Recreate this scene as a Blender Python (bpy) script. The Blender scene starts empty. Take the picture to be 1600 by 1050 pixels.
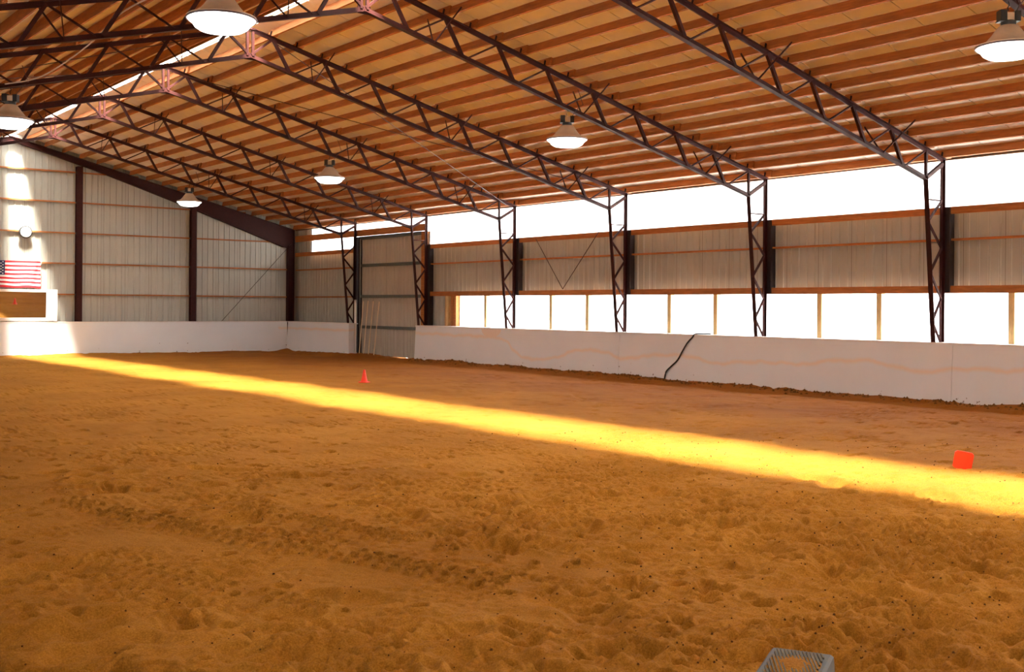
import bpy, math, random
import numpy as np
from mathutils import Vector, Matrix

random.seed(7)
rng = np.random.default_rng(11)
C = bpy.context.scene.collection
SC = bpy.context.scene

# ------------------------------------------------------------------ key dimensions (metres)
XR = 10.258            # ridge line
W = 21.395             # outer face of the right-hand columns
HALF = W - XR
XL = XR - HALF         # left-hand columns
YE = 43.128            # end wall
FY = [37.8545, 32.8888, 27.8507, 22.8161, 17.9063, 13.2017, 8.0949]   # steel frames, far to near
YREAR = -10.0
SL = 0.2555            # roof slope
def ztc(off): return 7.905 - SL * abs(off)      # top of the top chord = underside of purlins
def zroof(off): return ztc(off) + 0.178         # underside of the roof lining
EYE = 1.9

# ------------------------------------------------------------------ camera
f_px, yaw, roll, cy = 1758.08, math.radians(37.4045), math.radians(0.4169), 479.11
cam_d = bpy.data.cameras.new('camera'); cam = bpy.data.objects.new('camera', cam_d); C.objects.link(cam)
fw = Vector((math.sin(yaw), math.cos(yaw), 0)); rt = Vector((math.cos(yaw), -math.sin(yaw), 0)); up = Vector((0, 0, 1))
R_ = rt * math.cos(roll) + up * math.sin(roll); U_ = -rt * math.sin(roll) + up * math.cos(roll)
M = Matrix((( R_.x, U_.x, -fw.x, 0), (R_.y, U_.y, -fw.y, 0), (R_.z, U_.z, -fw.z, EYE), (0, 0, 0, 1)))
cam.matrix_world = M
cam_d.sensor_width = 36; cam_d.sensor_fit = 'HORIZONTAL'
cam_d.lens = f_px * 36 / 1600
cam_d.shift_y = -(525 - cy) / 1600
cam_d.clip_start = 0.05; cam_d.clip_end = 400
SC.camera = cam

# ------------------------------------------------------------------ sky, sun, window portals, exposure
SKY = 2.2
SUN = 27.0
EXPOSURE = 2.42
wd = bpy.data.worlds.new('sky'); SC.world = wd; wd.use_nodes = True
bg = wd.node_tree.nodes['Background']
bg.inputs['Color'].default_value = (0.95, 0.975, 1.0, 1); bg.inputs['Strength'].default_value = SKY
sd = bpy.data.lights.new('sun', 'SUN'); sd.energy = SUN; sd.angle = math.radians(15); sd.color = (1.0, 0.95, 0.86)
so = bpy.data.objects.new('sun', sd); C.objects.link(so)
so.rotation_euler = Vector((0.127, 0.50, -1.0)).to_track_quat('-Z', 'Y').to_euler()
so.location = (XR, 10, 20)
def portal(name, loc, rot, sx, sy):
    l = bpy.data.lights.new(name, 'AREA'); l.shape = 'RECTANGLE'; l.size = sx; l.size_y = sy
    l.cycles.is_portal = True
    o = bpy.data.objects.new(name, l); C.objects.link(o); o.location = loc; o.rotation_euler = rot
for side, x in ((1, W + 0.30), (-1, XL - 0.30)):
    r = (0, math.radians(90) * side, 0)
    if side > 0: portal('portal_low', (x, 12, 1.74), r, 1.1, 44)
    portal('portal_high', (x, 15, 4.58), r, 1.2, 54)
portal('portal_ridge', (XR, 16.5, zroof(0) + 0.12), (0, 0, 0), 0.5, 53)
vs = SC.view_settings
vs.view_transform = 'Standard'; vs.look = 'None'; vs.exposure = EXPOSURE; vs.gamma = 1.0; vs.use_curve_mapping = False
SC.cycles.use_denoising = True
SC.cycles.max_bounces = 10; SC.cycles.diffuse_bounces = 6; SC.cycles.transparent_max_bounces = 16
SC.cycles.sample_clamp_indirect = 6.0

# ------------------------------------------------------------------ helpers
class MB:
    def __init__(s): s.v = []; s.f = []; s.mi = []
    def add(s, vs_, fs, m=0):
        b = len(s.v); s.v += [tuple(v) for v in vs_]
        for f in fs: s.f.append(tuple(i + b for i in f)); s.mi.append(m)
        return s
    def box(s, x0, x1, y0, y1, z0, z1, m=0):
        return s.add([(x0,y0,z0),(x1,y0,z0),(x1,y1,z0),(x0,y1,z0),(x0,y0,z1),(x1,y0,z1),(x1,y1,z1),(x0,y1,z1)],
                     [(0,3,2,1),(4,5,6,7),(0,1,5,4),(1,2,6,5),(2,3,7,6),(3,0,4,7)], m)
    def prism(s, poly, p, q, upv=(0,0,1), m=0):
        """poly: list of (a,b) in the cross section; extruded from p to q"""
        p = Vector(p); q = Vector(q); d = (q - p).normalized(); u = Vector(upv)
        if abs(d.dot(u)) > 0.98: u = Vector((1, 0, 0))
        r = d.cross(u).normalized(); u = r.cross(d).normalized()
        n = len(poly)
        vs_ = [p + r*a + u*b for a, b in poly] + [q + r*a + u*b for a, b in poly]
        fs = [tuple(range(n))[::-1], tuple(range(n, 2*n))] + [(i, (i+1) % n, n + (i+1) % n, n + i) for i in range(n)]
        return s.add(vs_, fs, m)
    def beam(s, p, q, w, h, upv=(0,0,1), m=0):
        return s.prism([(-w/2,-h/2),(w/2,-h/2),(w/2,h/2),(-w/2,h/2)], p, q, upv, m)
    def rod(s, p, q, r, n=6, m=0):
        return s.prism([(r*math.cos(2*math.pi*i/n), r*math.sin(2*math.pi*i/n)) for i in range(n)], p, q, (0.02,0.03,1), m)
    def tube(s, pts, r, n=6, m=0):
        pts = [Vector(p) for p in pts]; rings = []
        for i, p in enumerate(pts):
            d = (pts[min(i+1, len(pts)-1)] - pts[max(i-1, 0)]).normalized()
            u = Vector((0,0,1)) if abs(d.z) < 0.95 else Vector((1,0,0))
            a = d.cross(u).normalized(); b = a.cross(d)
            rings.append([p + a*r*math.cos(2*math.pi*k/n) + b*r*math.sin(2*math.pi*k/n) for k in range(n)])
        vs_ = [v for g in rings for v in g]
        fs = [(i*n+k, i*n+(k+1) % n, (i+1)*n+(k+1) % n, (i+1)*n+k) for i in range(len(pts)-1) for k in range(n)]
        fs += [tuple(range(n))[::-1], tuple(range((len(pts)-1)*n, len(pts)*n))]
        return s.add(vs_, fs, m)
    def lathe(s, prof, n=28, c=(0,0), m=0, caps=True):
        vs_ = [(c[0]+r*math.cos(2*math.pi*k/n), c[1]+r*math.sin(2*math.pi*k/n), z) for r, z in prof for k in range(n)]
        fs = [(i*n+k, i*n+(k+1) % n, (i+1)*n+(k+1) % n, (i+1)*n+k) for i in range(len(prof)-1) for k in range(n)]
        if caps: fs += [tuple(range(n))[::-1], tuple(range((len(prof)-1)*n, len(prof)*n))]
        return s.add(vs_, fs, m)
    def mesh(s, name, mats, smooth=False):
        me = bpy.data.meshes.new(name); me.from_pydata(s.v, [], s.f)
        for mm in (mats if isinstance(mats, (list, tuple)) else [mats]): me.materials.append(mm)
        if any(s.mi): me.polygons.foreach_set('material_index', s.mi)
        if smooth:
            me.polygons.foreach_set('use_smooth', [True]*len(me.polygons))
            try: me.set_sharp_from_angle(angle=math.radians(40))
            except Exception: pass
        me.update()
        return me
    def obj(s, name, mats, parent=None, loc=(0,0,0), rot=(0,0,0), smooth=False):
        return put(name, s.mesh(name, mats, smooth), parent, loc, rot)
def put(name, me, parent=None, loc=(0,0,0), rot=(0,0,0)):
    o = bpy.data.objects.new(name, me); C.objects.link(o)
    o.location = loc; o.rotation_euler = rot
    if parent is not None: o.parent = parent
    return o
def tag(o, label, cat, group=None):
    o['label'] = label; o['category'] = cat
    if group: o['group'] = group
    return o
def thing(name, label, cat, loc=(0,0,0), rot=(0,0,0), group=None):
    o = bpy.data.objects.new(name, None); C.objects.link(o); o.location = loc; o.rotation_euler = rot
    o.empty_display_size = 0.2
    return tag(o, label, cat, group)
def struct(name):
    o = bpy.data.objects.new(name, None); C.objects.link(o); o['kind'] = 'structure'; o.empty_display_size = 0.2
    return o

# ------------------------------------------------------------------ materials
def mat(name, col, rough=0.6, metal=0.0, var=0.0, vscale=4.0, bump=0.0, bscale=40.0, stretch=(1,1,1), col2=None, spec=0.5, obvar=0.0):
    m = bpy.data.materials.new(name); m.use_nodes = True; nt = m.node_tree; N = nt.nodes; L = nt.links
    b = N['Principled BSDF']; b.inputs['Roughness'].default_value = rough; b.inputs['Metallic'].default_value = metal
    b.inputs['Specular IOR Level'].default_value = spec
    b.inputs['Base Color'].default_value = (*col, 1)
    geo = N.new('ShaderNodeNewGeometry'); mp = N.new('ShaderNodeMapping'); mp.inputs['Scale'].default_value = stretch
    L.new(geo.outputs['Position'], mp.inputs['Vector'])
    last = None
    if var > 0 or col2:
        nz = N.new('ShaderNodeTexNoise'); nz.inputs['Scale'].default_value = vscale; nz.inputs['Detail'].default_value = 6; nz.inputs['Roughness'].default_value = 0.65
        L.new(mp.outputs['Vector'], nz.inputs['Vector'])
        rp = N.new('ShaderNodeValToRGB'); rp.color_ramp.elements[0].position = 0.3; rp.color_ramp.elements[1].position = 0.7
        c2 = col2 if col2 else tuple(max(0, c*(1-var)) for c in col)
        rp.color_ramp.elements[0].color = (*c2, 1); rp.color_ramp.elements[1].color = (*col, 1)
        L.new(nz.outputs['Fac'], rp.inputs['Fac']); last = rp.outputs['Color']
    if obvar > 0:
        oi = N.new('ShaderNodeObjectInfo'); mr = N.new('ShaderNodeMapRange'); mr.inputs['To Min'].default_value = 1-obvar; mr.inputs['To Max'].default_value = 1+obvar
        L.new(oi.outputs['Random'], mr.inputs['Value'])
        hs = N.new('ShaderNodeHueSaturation'); L.new(mr.outputs['Result'], hs.inputs['Value'])
        if last: L.new(last, hs.inputs['Color'])
        else: hs.inputs['Color'].default_value = (*col, 1)
        last = hs.outputs['Color']
    if last: L.new(last, b.inputs['Base Color'])
    if bump > 0:
        nb = N.new('ShaderNodeTexNoise'); nb.inputs['Scale'].default_value = bscale; nb.inputs['Detail'].default_value = 5
        L.new(mp.outputs['Vector'], nb.inputs['Vector'])
        bp = N.new('ShaderNodeBump'); bp.inputs['Strength'].default_value = bump; bp.inputs['Distance'].default_value = 0.02
        L.new(nb.outputs['Fac'], bp.inputs['Height']); L.new(bp.outputs['Normal'], b.inputs['Normal'])
    return m
STEEL = mat('red_oxide_steel', (0.046, 0.008, 0.006), 0.6, 0.0, var=0.45, vscale=9, bump=0.1, spec=0.2)
STEELD = mat('dark_bracket_steel', (0.02, 0.008, 0.007), 0.6, var=0.4, vscale=12)
WOOD = mat('purlin_wood', (0.50, 0.175, 0.038), 0.75, var=0.45, vscale=3.0, stretch=(9, 0.9, 9), bump=0.25, bscale=14, obvar=0.12)
WOODX = mat('girt_wood', (0.47, 0.17, 0.04), 0.75, var=0.45, vscale=3.0, stretch=(0.9, 9, 9), bump=0.2, bscale=14, obvar=0.1)
STUD = mat('stud_wood', (0.82, 0.58, 0.26), 0.7, var=0.35, vscale=5, stretch=(8, 8, 1.2), bump=0.2, bscale=14)
LINING = mat('roof_lining', (0.78, 0.72, 0.64), 0.6, var=0.10, vscale=2.2, bump=0.1, bscale=10)
SHEET = mat('wall_sheet_steel', (0.45, 0.46, 0.41), 0.5, var=0.10, vscale=3.0, stretch=(1, 1, 0.3), obvar=0.03)
DECK = mat('roof_deck', (0.12, 0.07, 0.04), 0.8)
DOORS = mat('door_sheet_steel', (0.50, 0.475, 0.40), 0.5, var=0.10, vscale=3.0, stretch=(1,1,0.3), obvar=0.03)
DOORR = mat('door_rail_steel', (0.10, 0.12, 0.105), 0.5, var=0.3, vscale=8)
WHITE = mat('white_board', (0.80, 0.80, 0.80), 0.55, var=0.05, vscale=3)
PLASTW = mat('white_plastic', (0.92, 0.92, 0.92), 0.35)
BLACK = mat('black_paint', (0.012, 0.012, 0.012), 0.5, var=0.3, vscale=20)
ALU = mat('spun_reflector', (0.62, 0.50, 0.36), 0.45, 0.3, var=0.12, vscale=14)
RIM = mat('lamp_rim', (0.12, 0.09, 0.12), 0.5)
WIRE = mat('pale_cable', (0.6, 0.52, 0.44), 0.6)
CABLE = mat('dark_cable', (0.05, 0.015, 0.012), 0.5)
RUBBER = mat('black_rubber', (0.01, 0.01, 0.012), 0.45)
ORANGE = mat('cone_plastic', (1.0, 0.055, 0.012), 0.5, var=0.12, vscale=12)
BLUE = mat('block_plastic', (0.12, 0.15, 0.18), 0.7, var=0.35, vscale=30, col2=(0.17, 0.16, 0.13), bump=0.15, bscale=200)
DUSTY = mat('dusty_plastic', (0.20, 0.17, 0.11), 0.8, var=0.4, vscale=25)
YARD = mat('outdoor_ground', (0.46, 0.44, 0.42), 0.8, var=0.04, vscale=0.3)
FRED = mat('flag_red', (0.62, 0.02, 0.03), 0.85); FWHITE = mat('flag_white', (0.85, 0.83, 0.8), 0.85); FBLUE = mat('flag_blue', (0.012, 0.02, 0.09), 0.85)
POLE = mat('pole_wood', (0.90, 0.74, 0.50), 0.7, var=0.2, vscale=5, stretch=(6,6,1))

def kick_material():
    m = bpy.data.materials.new('kickboard_paint'); m.use_nodes = True; nt = m.node_tree; N = nt.nodes; L = nt.links
    b = N['Principled BSDF']; b.inputs['Roughness'].default_value = 0.5
    geo = N.new('ShaderNodeNewGeometry'); sx = N.new('ShaderNodeSeparateXYZ'); L.new(geo.outputs['Position'], sx.inputs[0])
    # peach line wandering along the right-hand boards, and one round mark under the cap
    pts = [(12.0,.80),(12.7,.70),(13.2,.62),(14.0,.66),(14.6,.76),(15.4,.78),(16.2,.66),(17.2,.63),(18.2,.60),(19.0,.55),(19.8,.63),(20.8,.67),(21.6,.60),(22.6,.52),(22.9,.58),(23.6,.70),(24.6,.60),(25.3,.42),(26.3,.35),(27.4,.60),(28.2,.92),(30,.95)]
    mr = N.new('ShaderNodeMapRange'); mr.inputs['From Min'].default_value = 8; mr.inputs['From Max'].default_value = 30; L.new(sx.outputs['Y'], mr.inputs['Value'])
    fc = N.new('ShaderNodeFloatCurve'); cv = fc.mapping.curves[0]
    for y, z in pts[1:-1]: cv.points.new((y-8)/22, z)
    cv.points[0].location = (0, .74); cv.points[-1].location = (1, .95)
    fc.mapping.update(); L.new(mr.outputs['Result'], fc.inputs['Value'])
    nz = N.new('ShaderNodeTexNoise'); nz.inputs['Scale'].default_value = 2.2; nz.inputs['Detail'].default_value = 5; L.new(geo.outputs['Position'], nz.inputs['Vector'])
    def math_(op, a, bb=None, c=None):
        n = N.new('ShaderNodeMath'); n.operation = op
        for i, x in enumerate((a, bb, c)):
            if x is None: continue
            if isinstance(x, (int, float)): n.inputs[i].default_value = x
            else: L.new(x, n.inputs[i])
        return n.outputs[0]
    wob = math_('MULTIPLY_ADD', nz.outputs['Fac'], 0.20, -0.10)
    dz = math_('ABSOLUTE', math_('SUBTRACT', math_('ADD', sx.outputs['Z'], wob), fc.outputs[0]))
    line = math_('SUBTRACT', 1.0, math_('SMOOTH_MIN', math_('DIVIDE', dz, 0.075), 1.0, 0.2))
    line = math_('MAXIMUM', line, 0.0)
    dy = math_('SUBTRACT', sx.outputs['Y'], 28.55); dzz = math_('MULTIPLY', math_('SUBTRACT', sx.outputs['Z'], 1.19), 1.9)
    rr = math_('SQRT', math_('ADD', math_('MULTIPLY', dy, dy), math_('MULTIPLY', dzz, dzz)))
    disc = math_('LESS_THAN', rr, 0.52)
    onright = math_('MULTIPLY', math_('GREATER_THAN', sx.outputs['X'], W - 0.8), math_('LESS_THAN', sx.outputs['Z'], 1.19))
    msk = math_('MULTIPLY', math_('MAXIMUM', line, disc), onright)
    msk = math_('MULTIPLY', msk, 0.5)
    # faint dirt splashes low down
    n2 = N.new('ShaderNodeTexNoise'); n2.inputs['Scale'].default_value = 9; n2.inputs['Detail'].default_value = 4; L.new(geo.outputs['Position'], n2.inputs['Vector'])
    th = math_('MULTIPLY_ADD', sx.outputs['Z'], 0.25, 0.66)
    dirt = math_('GREATER_THAN', n2.outputs['Fac'], th)
    big = N.new('ShaderNodeTexNoise'); big.inputs['Scale'].default_value = 0.9; big.inputs['Detail'].default_value = 3; L.new(geo.outputs['Position'], big.inputs['Vector'])
    r0 = N.new('ShaderNodeValToRGB'); r0.color_ramp.elements[0].color = (0.72, 0.77, 0.82, 1); r0.color_ramp.elements[1].color = (0.82, 0.86, 0.90, 1); L.new(big.outputs['Fac'], r0.inputs['Fac'])
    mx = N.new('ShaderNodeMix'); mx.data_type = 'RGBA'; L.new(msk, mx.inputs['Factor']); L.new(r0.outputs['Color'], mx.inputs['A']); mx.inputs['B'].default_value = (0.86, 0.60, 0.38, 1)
    m2 = N.new('ShaderNodeMix'); m2.data_type = 'RGBA'; L.new(math_('MULTIPLY', dirt, 0.8), m2.inputs['Factor']); L.new(mx.outputs['Result'], m2.inputs['A']); m2.inputs['B'].default_value = (0.10, 0.05, 0.02, 1)
    L.new(m2.outputs['Result'], b.inputs['Base Color'])
    return m
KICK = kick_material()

def pane_material(name, clear, translucent, tint=(1,1,1)):
    m = bpy.data.materials.new(name); m.use_nodes = True; nt = m.node_tree; N = nt.nodes; L = nt.links
    N.remove(N['Principled BSDF']); out = N['Material Output']
    t = N.new('ShaderNodeBsdfTransparent'); t.inputs['Color'].default_value = (tint[0]*clear, tint[1]*clear, tint[2]*clear, 1)
    d = N.new('ShaderNodeBsdfTranslucent'); d.inputs['Color'].default_value = (tint[0]*translucent, tint[1]*translucent, tint[2]*translucent, 1)
    a = N.new('ShaderNodeAddShader'); L.new(t.outputs[0], a.inputs[0]); L.new(d.outputs[0], a.inputs[1])
    g = N.new('ShaderNodeBsdfGlossy'); g.inputs['Roughness'].default_value = 0.15
    mx = N.new('ShaderNodeMixShader'); mx.inputs[0].default_value = 0.04
    L.new(a.outputs[0], mx.inputs[1]); L.new(g.outputs[0], mx.inputs[2]); L.new(mx.outputs[0], out.inputs['Surface'])
    return m
GLASS = pane_material('clear_pane', 0.88, 0.06)
FIBER = pane_material('translucent_panel', 0.42, 0.42)
RIDGEP = pane_material('ridge_skylight', 0.66, 0.32, (1.0, 0.98, 0.94))

LENS = bpy.data.materials.new('lit_lens'); LENS.use_nodes = True
_b = LENS.node_tree.nodes['Principled BSDF']; _b.inputs['Base Color'].default_value = (0.9, 0.9, 0.88, 1)
_b.inputs['Emission Color'].default_value = (1.0, 0.99, 0.93, 1); _b.inputs['Emission Strength'].default_value = 1.2

MIRROR = bpy.data.materials.new('mirror_glass'); MIRROR.use_nodes = True
_b = MIRROR.node_tree.nodes['Principled BSDF']; _b.inputs['Base Color'].default_value = (0.72, 0.70, 0.66, 1); _b.inputs['Metallic'].default_value = 1.0; _b.inputs['Roughness'].default_value = 0.02

def sand_material():
    m = bpy.data.materials.new('arena_sand'); m.use_nodes = True; nt = m.node_tree; N = nt.nodes; L = nt.links
    b = N['Principled BSDF']; b.inputs['Roughness'].default_value = 0.95; b.inputs['Specular IOR Level'].default_value = 0.15
    geo = N.new('ShaderNodeNewGeometry')
    def noise(s, d=5, r=0.6):
        n = N.new('ShaderNodeTexNoise'); n.inputs['Scale'].default_value = s; n.inputs['Detail'].default_value = d; n.inputs['Roughness'].default_value = r
        L.new(geo.outputs['Position'], n.inputs['Vector']); return n.outputs['Fac']
    r1 = N.new('ShaderNodeValToRGB'); e = r1.color_ramp.elements
    e[0].position = 0.30; e[0].color = (0.43, 0.187, 0.022, 1); e[1].position = 0.70; e[1].color = (0.60, 0.285, 0.038, 1)
    L.new(noise(0.5, 6), r1.inputs['Fac'])
    r2 = N.new('ShaderNodeValToRGB'); e = r2.color_ramp.elements
    e[0].position = 0.36; e[0].color = (0.46, 0.38, 0.30, 1); e[1].position = 0.60; e[1].color = (1.12, 1.1, 1.08, 1)
    L.new(noise(85, 6, 0.85), r2.inputs['Fac'])
    mx = N.new('ShaderNodeMix'); mx.data_type = 'RGBA'; mx.blend_type = 'MULTIPLY'; mx.inputs['Factor'].default_value = 0.85
    L.new(r1.outputs['Color'], mx.inputs['A']); L.new(r2.outputs['Color'], mx.inputs['B'])
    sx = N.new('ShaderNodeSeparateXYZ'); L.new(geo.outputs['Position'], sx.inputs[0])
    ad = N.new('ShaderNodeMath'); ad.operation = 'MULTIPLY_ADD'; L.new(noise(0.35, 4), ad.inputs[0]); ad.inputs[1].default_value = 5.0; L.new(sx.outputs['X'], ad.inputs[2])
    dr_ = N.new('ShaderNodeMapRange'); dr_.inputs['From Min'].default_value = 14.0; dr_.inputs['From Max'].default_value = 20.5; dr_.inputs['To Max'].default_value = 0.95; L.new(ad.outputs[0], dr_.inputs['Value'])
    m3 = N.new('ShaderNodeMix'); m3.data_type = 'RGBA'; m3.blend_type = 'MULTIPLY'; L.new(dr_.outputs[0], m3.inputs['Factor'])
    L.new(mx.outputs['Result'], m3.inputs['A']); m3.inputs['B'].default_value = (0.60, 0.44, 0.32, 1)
    L.new(m3.outputs['Result'], b.inputs['Base Color'])
    b1 = N.new('ShaderNodeBump'); b1.inputs['Strength'].default_value = 0.7; b1.inputs['Distance'].default_value = 0.014; L.new(noise(42, 7, 0.75), b1.inputs['Height'])
    b2 = N.new('ShaderNodeBump'); b2.inputs['Strength'].default_value = 0.6; b2.inputs['Distance'].default_value = 0.005; L.new(noise(230, 4, 0.7), b2.inputs['Height'])
    L.new(b1.outputs['Normal'], b2.inputs['Normal']); L.new(b2.outputs['Normal'], b.inputs['Normal'])
    return m
SAND = sand_material()
CLOD = mat('damp_clod', (0.20, 0.085, 0.02), 0.95, var=0.5, vscale=30, spec=0.1)

# ------------------------------------------------------------------ sand floor (real relief)
def lattice_noise(X, Y, cell, seed):
    """smooth value noise on a tensor grid; X, Y one-dimensional"""
    r = np.random.default_rng(seed)
    x = X / cell; y = Y / cell
    x0 = np.floor(x.min()) - 1; y0 = np.floor(y.min()) - 1
    nx = int(np.floor(x.max()) - x0) + 4; ny = int(np.floor(y.max()) - y0) + 4
    g = r.random((ny, nx)).astype(np.float32) - 0.5
    xi = np.floor(x - x0).astype(int); yi = np.floor(y - y0).astype(int)
    tx = (x - x0 - xi).astype(np.float32); ty = (y - y0 - yi).astype(np.float32)
    tx = tx*tx*(3-2*tx); ty = ty*ty*(3-2*ty)
    a = g[:, xi]*(1-tx) + g[:, xi+1]*tx
    return a[yi, :]*(1-ty)[:, None] + a[yi+1, :]*ty[:, None]
def graded(a, b, fine0, fine1, hf, grow, hmax):
    left = [fine0]; h = hf
    while left[-1] > a: h = min(h*grow, hmax); left.append(left[-1]-h)
    mid = list(np.arange(fine0, fine1, hf))
    right = [mid[-1]+hf]; h = hf
    while right[-1] < b: h = min(h*grow, hmax); right.append(right[-1]+h)
    xs = np.array(sorted(set(left[1:])) + mid + right); xs[0] = a; xs[-1] = b
    return xs
def refine(xs, a, b, h):
    return np.array(list(xs[xs < a]) + list(np.arange(a, b, h)) + list(xs[xs >= b]))
GX = refine(graded(XL - 0.05, W + 0.35, 1.0, 9.5, 0.026, 1.012, 0.08), 2.2, 9.2, 0.017)
GY = refine(graded(YREAR, YE + 0.2, 2.6, 12.0, 0.025, 1.010, 0.14), 3.0, 10.4, 0.0155)
XX, YY = np.meshgrid(GX, GY)
Z = 0.05*lattice_noise(GX, GY, 3.1, 1) + 0.035*lattice_noise(GX, GY, 1.1, 2)
rough = 0.8*(0.026*lattice_noise(GX, GY, 0.42, 3) + 0.024*lattice_noise(GX, GY, 0.21, 4) + 0.016*np.abs(lattice_noise(GX, GY, 0.115, 5)) + 0.008*lattice_noise(GX, GY, 0.06, 6))
def blob(cx, cy_, rx, ry, a=0):
    c, s = math.cos(a), math.sin(a); dx = XX-cx; dy = YY-cy_
    return np.exp(-(((dx*c+dy*s)/rx)**2 + ((-dx*s+dy*c)/ry)**2))
calm = 1 - 0.75*np.clip(blob(4.0, 6.9, 0.55, 1.3, 0.35) + blob(3.1, 9.3, 0.35, 1.3, 0.25) + 0.6*blob(4.9, 8.4, 0.3, 1.2, 0.25), 0, 1)
TRACKS = [[(3.02,11.5),(3.60,9.6),(3.62,9.13),(3.91,8.21),(4.22,7.48),(4.38,6.88),(4.66,6.1)],
          [(4.36,9.9),(4.58,8.68),(4.74,7.98),(4.88,7.54),(5.14,6.69),(5.36,6.1)],
          [(2.72,8.3),(2.98,7.51),(3.28,6.66),(3.51,6.22)]]
for T in TRACKS:            # rolled flat by the tyres
    for (ax, ay), (bx, by) in zip(T[:-1], T[1:]):
        L2 = (bx-ax)**2 + (by-ay)**2
        tt = np.clip(((XX-ax)*(bx-ax) + (YY-ay)*(by-ay))/L2, 0, 1)
        dd = np.hypot(XX-ax-tt*(bx-ax), YY-ay-tt*(by-ay))
        calm = np.minimum(calm, 0.12 + 0.88*np.clip((dd-0.14)/0.14, 0, 1))
churn = 1 + 2.2*blob(8.3, 5.0, 1.9, 1.1, -0.5) + 1.2*blob(7.4, 6.9, 2.3, 0.8, -0.3) + 0.5*blob(6.0, 4.0, 1.5, 1.0)
Z += rough*calm*churn
patch = np.clip(lattice_noise(GX, GY, 0.9, 31)*4 + lattice_noise(GX, GY, 0.35, 32)*3 - 0.1, 0, 1)*np.clip(churn*0.8, 0.5, 1.6)*calm
n_a = lattice_noise(GX, GY, 0.26, 33) + 0.5*lattice_noise(GX, GY, 0.10, 34)
Z -= 0.040*np.exp(-(n_a/0.035)**2)*patch                      # small broken creases left by hooves
n_b = lattice_noise(GX, GY, 0.14, 35) + 0.5*lattice_noise(GX, GY, 0.07, 36)
Z -= 0.028*np.exp(-(n_b/0.05)**2)*np.clip(patch*1.2, 0, 1)
# loose crumbs: sharp little crests, strongest where the sand is churned
crumb = 0.075*(0.17-np.abs(lattice_noise(GX, GY, 0.085, 41))) + 0.050*(0.17-np.abs(lattice_noise(GX, GY, 0.048, 42)))
near = np.clip((14 - YY)/3, 0, 1)*np.clip((13 - XX)/3, 0, 1)
Z += crumb*near*(0.35 + 0.75*np.clip(lattice_noise(GX, GY, 0.7, 43)*3+0.4, 0, 1))*np.clip(churn, 0.8, 2.0)*(0.1+0.9*calm)
ridged = np.abs(lattice_noise(GX, GY, 0.30, 8))*0.075*np.clip(churn-1, 0, 2)
Z += ridged
def dent(cx, cy_, rx, ry, ang, depth, rim):
    R = 2.2*max(rx, ry)
    i0, i1 = np.searchsorted(GX, (cx-R, cx+R)); j0, j1 = np.searchsorted(GY, (cy_-R, cy_+R))
    if i1 <= i0 or j1 <= j0: return
    dx = GX[i0:i1][None, :]-cx; dy = GY[j0:j1][:, None]-cy_
    c, s = math.cos(ang), math.sin(ang)
    q = ((dx*c+dy*s)/rx)**2 + ((-dx*s+dy*c)/ry)**2
    Z[j0:j1, i0:i1] += -depth*np.exp(-q**2.6) + rim*np.exp(-((np.sqrt(q)-1.35)/0.35)**2)
def calm_at(x, y):
    i = min(np.searchsorted(GX, x), len(GX)-1); j = min(np.searchsorted(GY, y), len(GY)-1); return calm[j, i]
for k in range(2600):          # hoof prints
    d = 3.5*math.exp(random.random()*2.4); a = yaw + random.uniform(-0.62, 0.6)
    x, y = d*math.sin(a), d*math.cos(a)
    if not (XL+0.6 < x < 20.3 and 1 < y < 42) or random.random() > calm_at(x, y)**2: continue
    s_ = random.uniform(0.7, 1.15)
    dent(x, y, 0.055*s_, 0.07*s_, random.uniform(0, 3.1), random.uniform(0.02, 0.08), random.uniform(0.003, 0.014))
for k in range(170):           # bigger scuffs
    d = 5*math.exp(random.random()*1.0); a = yaw + random.uniform(-0.5, 0.5)
    x, y = d*math.sin(a), d*math.cos(a)
    if random.random() > calm_at(x, y)**2: continue
    dent(x, y, random.uniform(.12, .2), random.uniform(.1, .3), random.uniform(0, 3.1), random.uniform(.03, .07), random.uniform(.006, .018))
for ti, T in enumerate(TRACKS):
    st = 0; k = 0; pitch = 0.074; dep = (0.095, 0.092, 0.060)[ti]
    for (ax, ay), (bx, by) in zip(T[:-1], T[1:]):
        L_ = math.hypot(bx-ax, by-ay); dx, dy = (bx-ax)/L_, (by-ay)/L_
        t = st
        while t < L_:
            x, y = ax+dx*t, ay+dy*t; side = 1 if k % 2 else -1; k += 1
            px, py = x - dy*0.085*side, y + dx*0.085*side
            if random.random() < (0.92 if math.sin(x*5.1 + y*2.3 + ti) > -0.6 else 0.35):
                dent(px, py, 0.050, 0.028, math.atan2(dy, dx) + side*1.15 + random.uniform(-.15, .15), dep*random.uniform(.6, 1.15), dep*0.40)
            t += pitch
        st = t - L_
# the sand drifts up along the boards
bank = 0.07*np.clip((XX-20.2)/0.75, 0, 1)**2*(1+1.2*lattice_noise(GX, GY, 1.7, 21)) + 0.05*lattice_noise(GX, GY, 0.16, 22)*np.clip((XX-20.3)/0.5, 0, 1)
bank += 0.04*np.clip((YY-42.0)/0.7, 0, 1)**2
rut = -0.05*np.exp(-((XX-20.15)/0.35)**2)
Z += bank + rut
Z -= 0.06*blob(21.3, 34.6, 0.7, 0.55)
nxg, nyg = len(GX), len(GY)
co = np.stack([XX, YY, Z], -1).astype(np.float32).reshape(-1)
idx = np.arange(nxg*nyg).reshape(nyg, nxg)
quads = np.stack([idx[:-1, :-1], idx[:-1, 1:], idx[1:, 1:], idx[1:, :-1]], -1).reshape(-1, 4).astype(np.int32)
fm = bpy.data.meshes.new('floor'); fm.vertices.add(nxg*nyg); fm.vertices.foreach_set('co', co)
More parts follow.
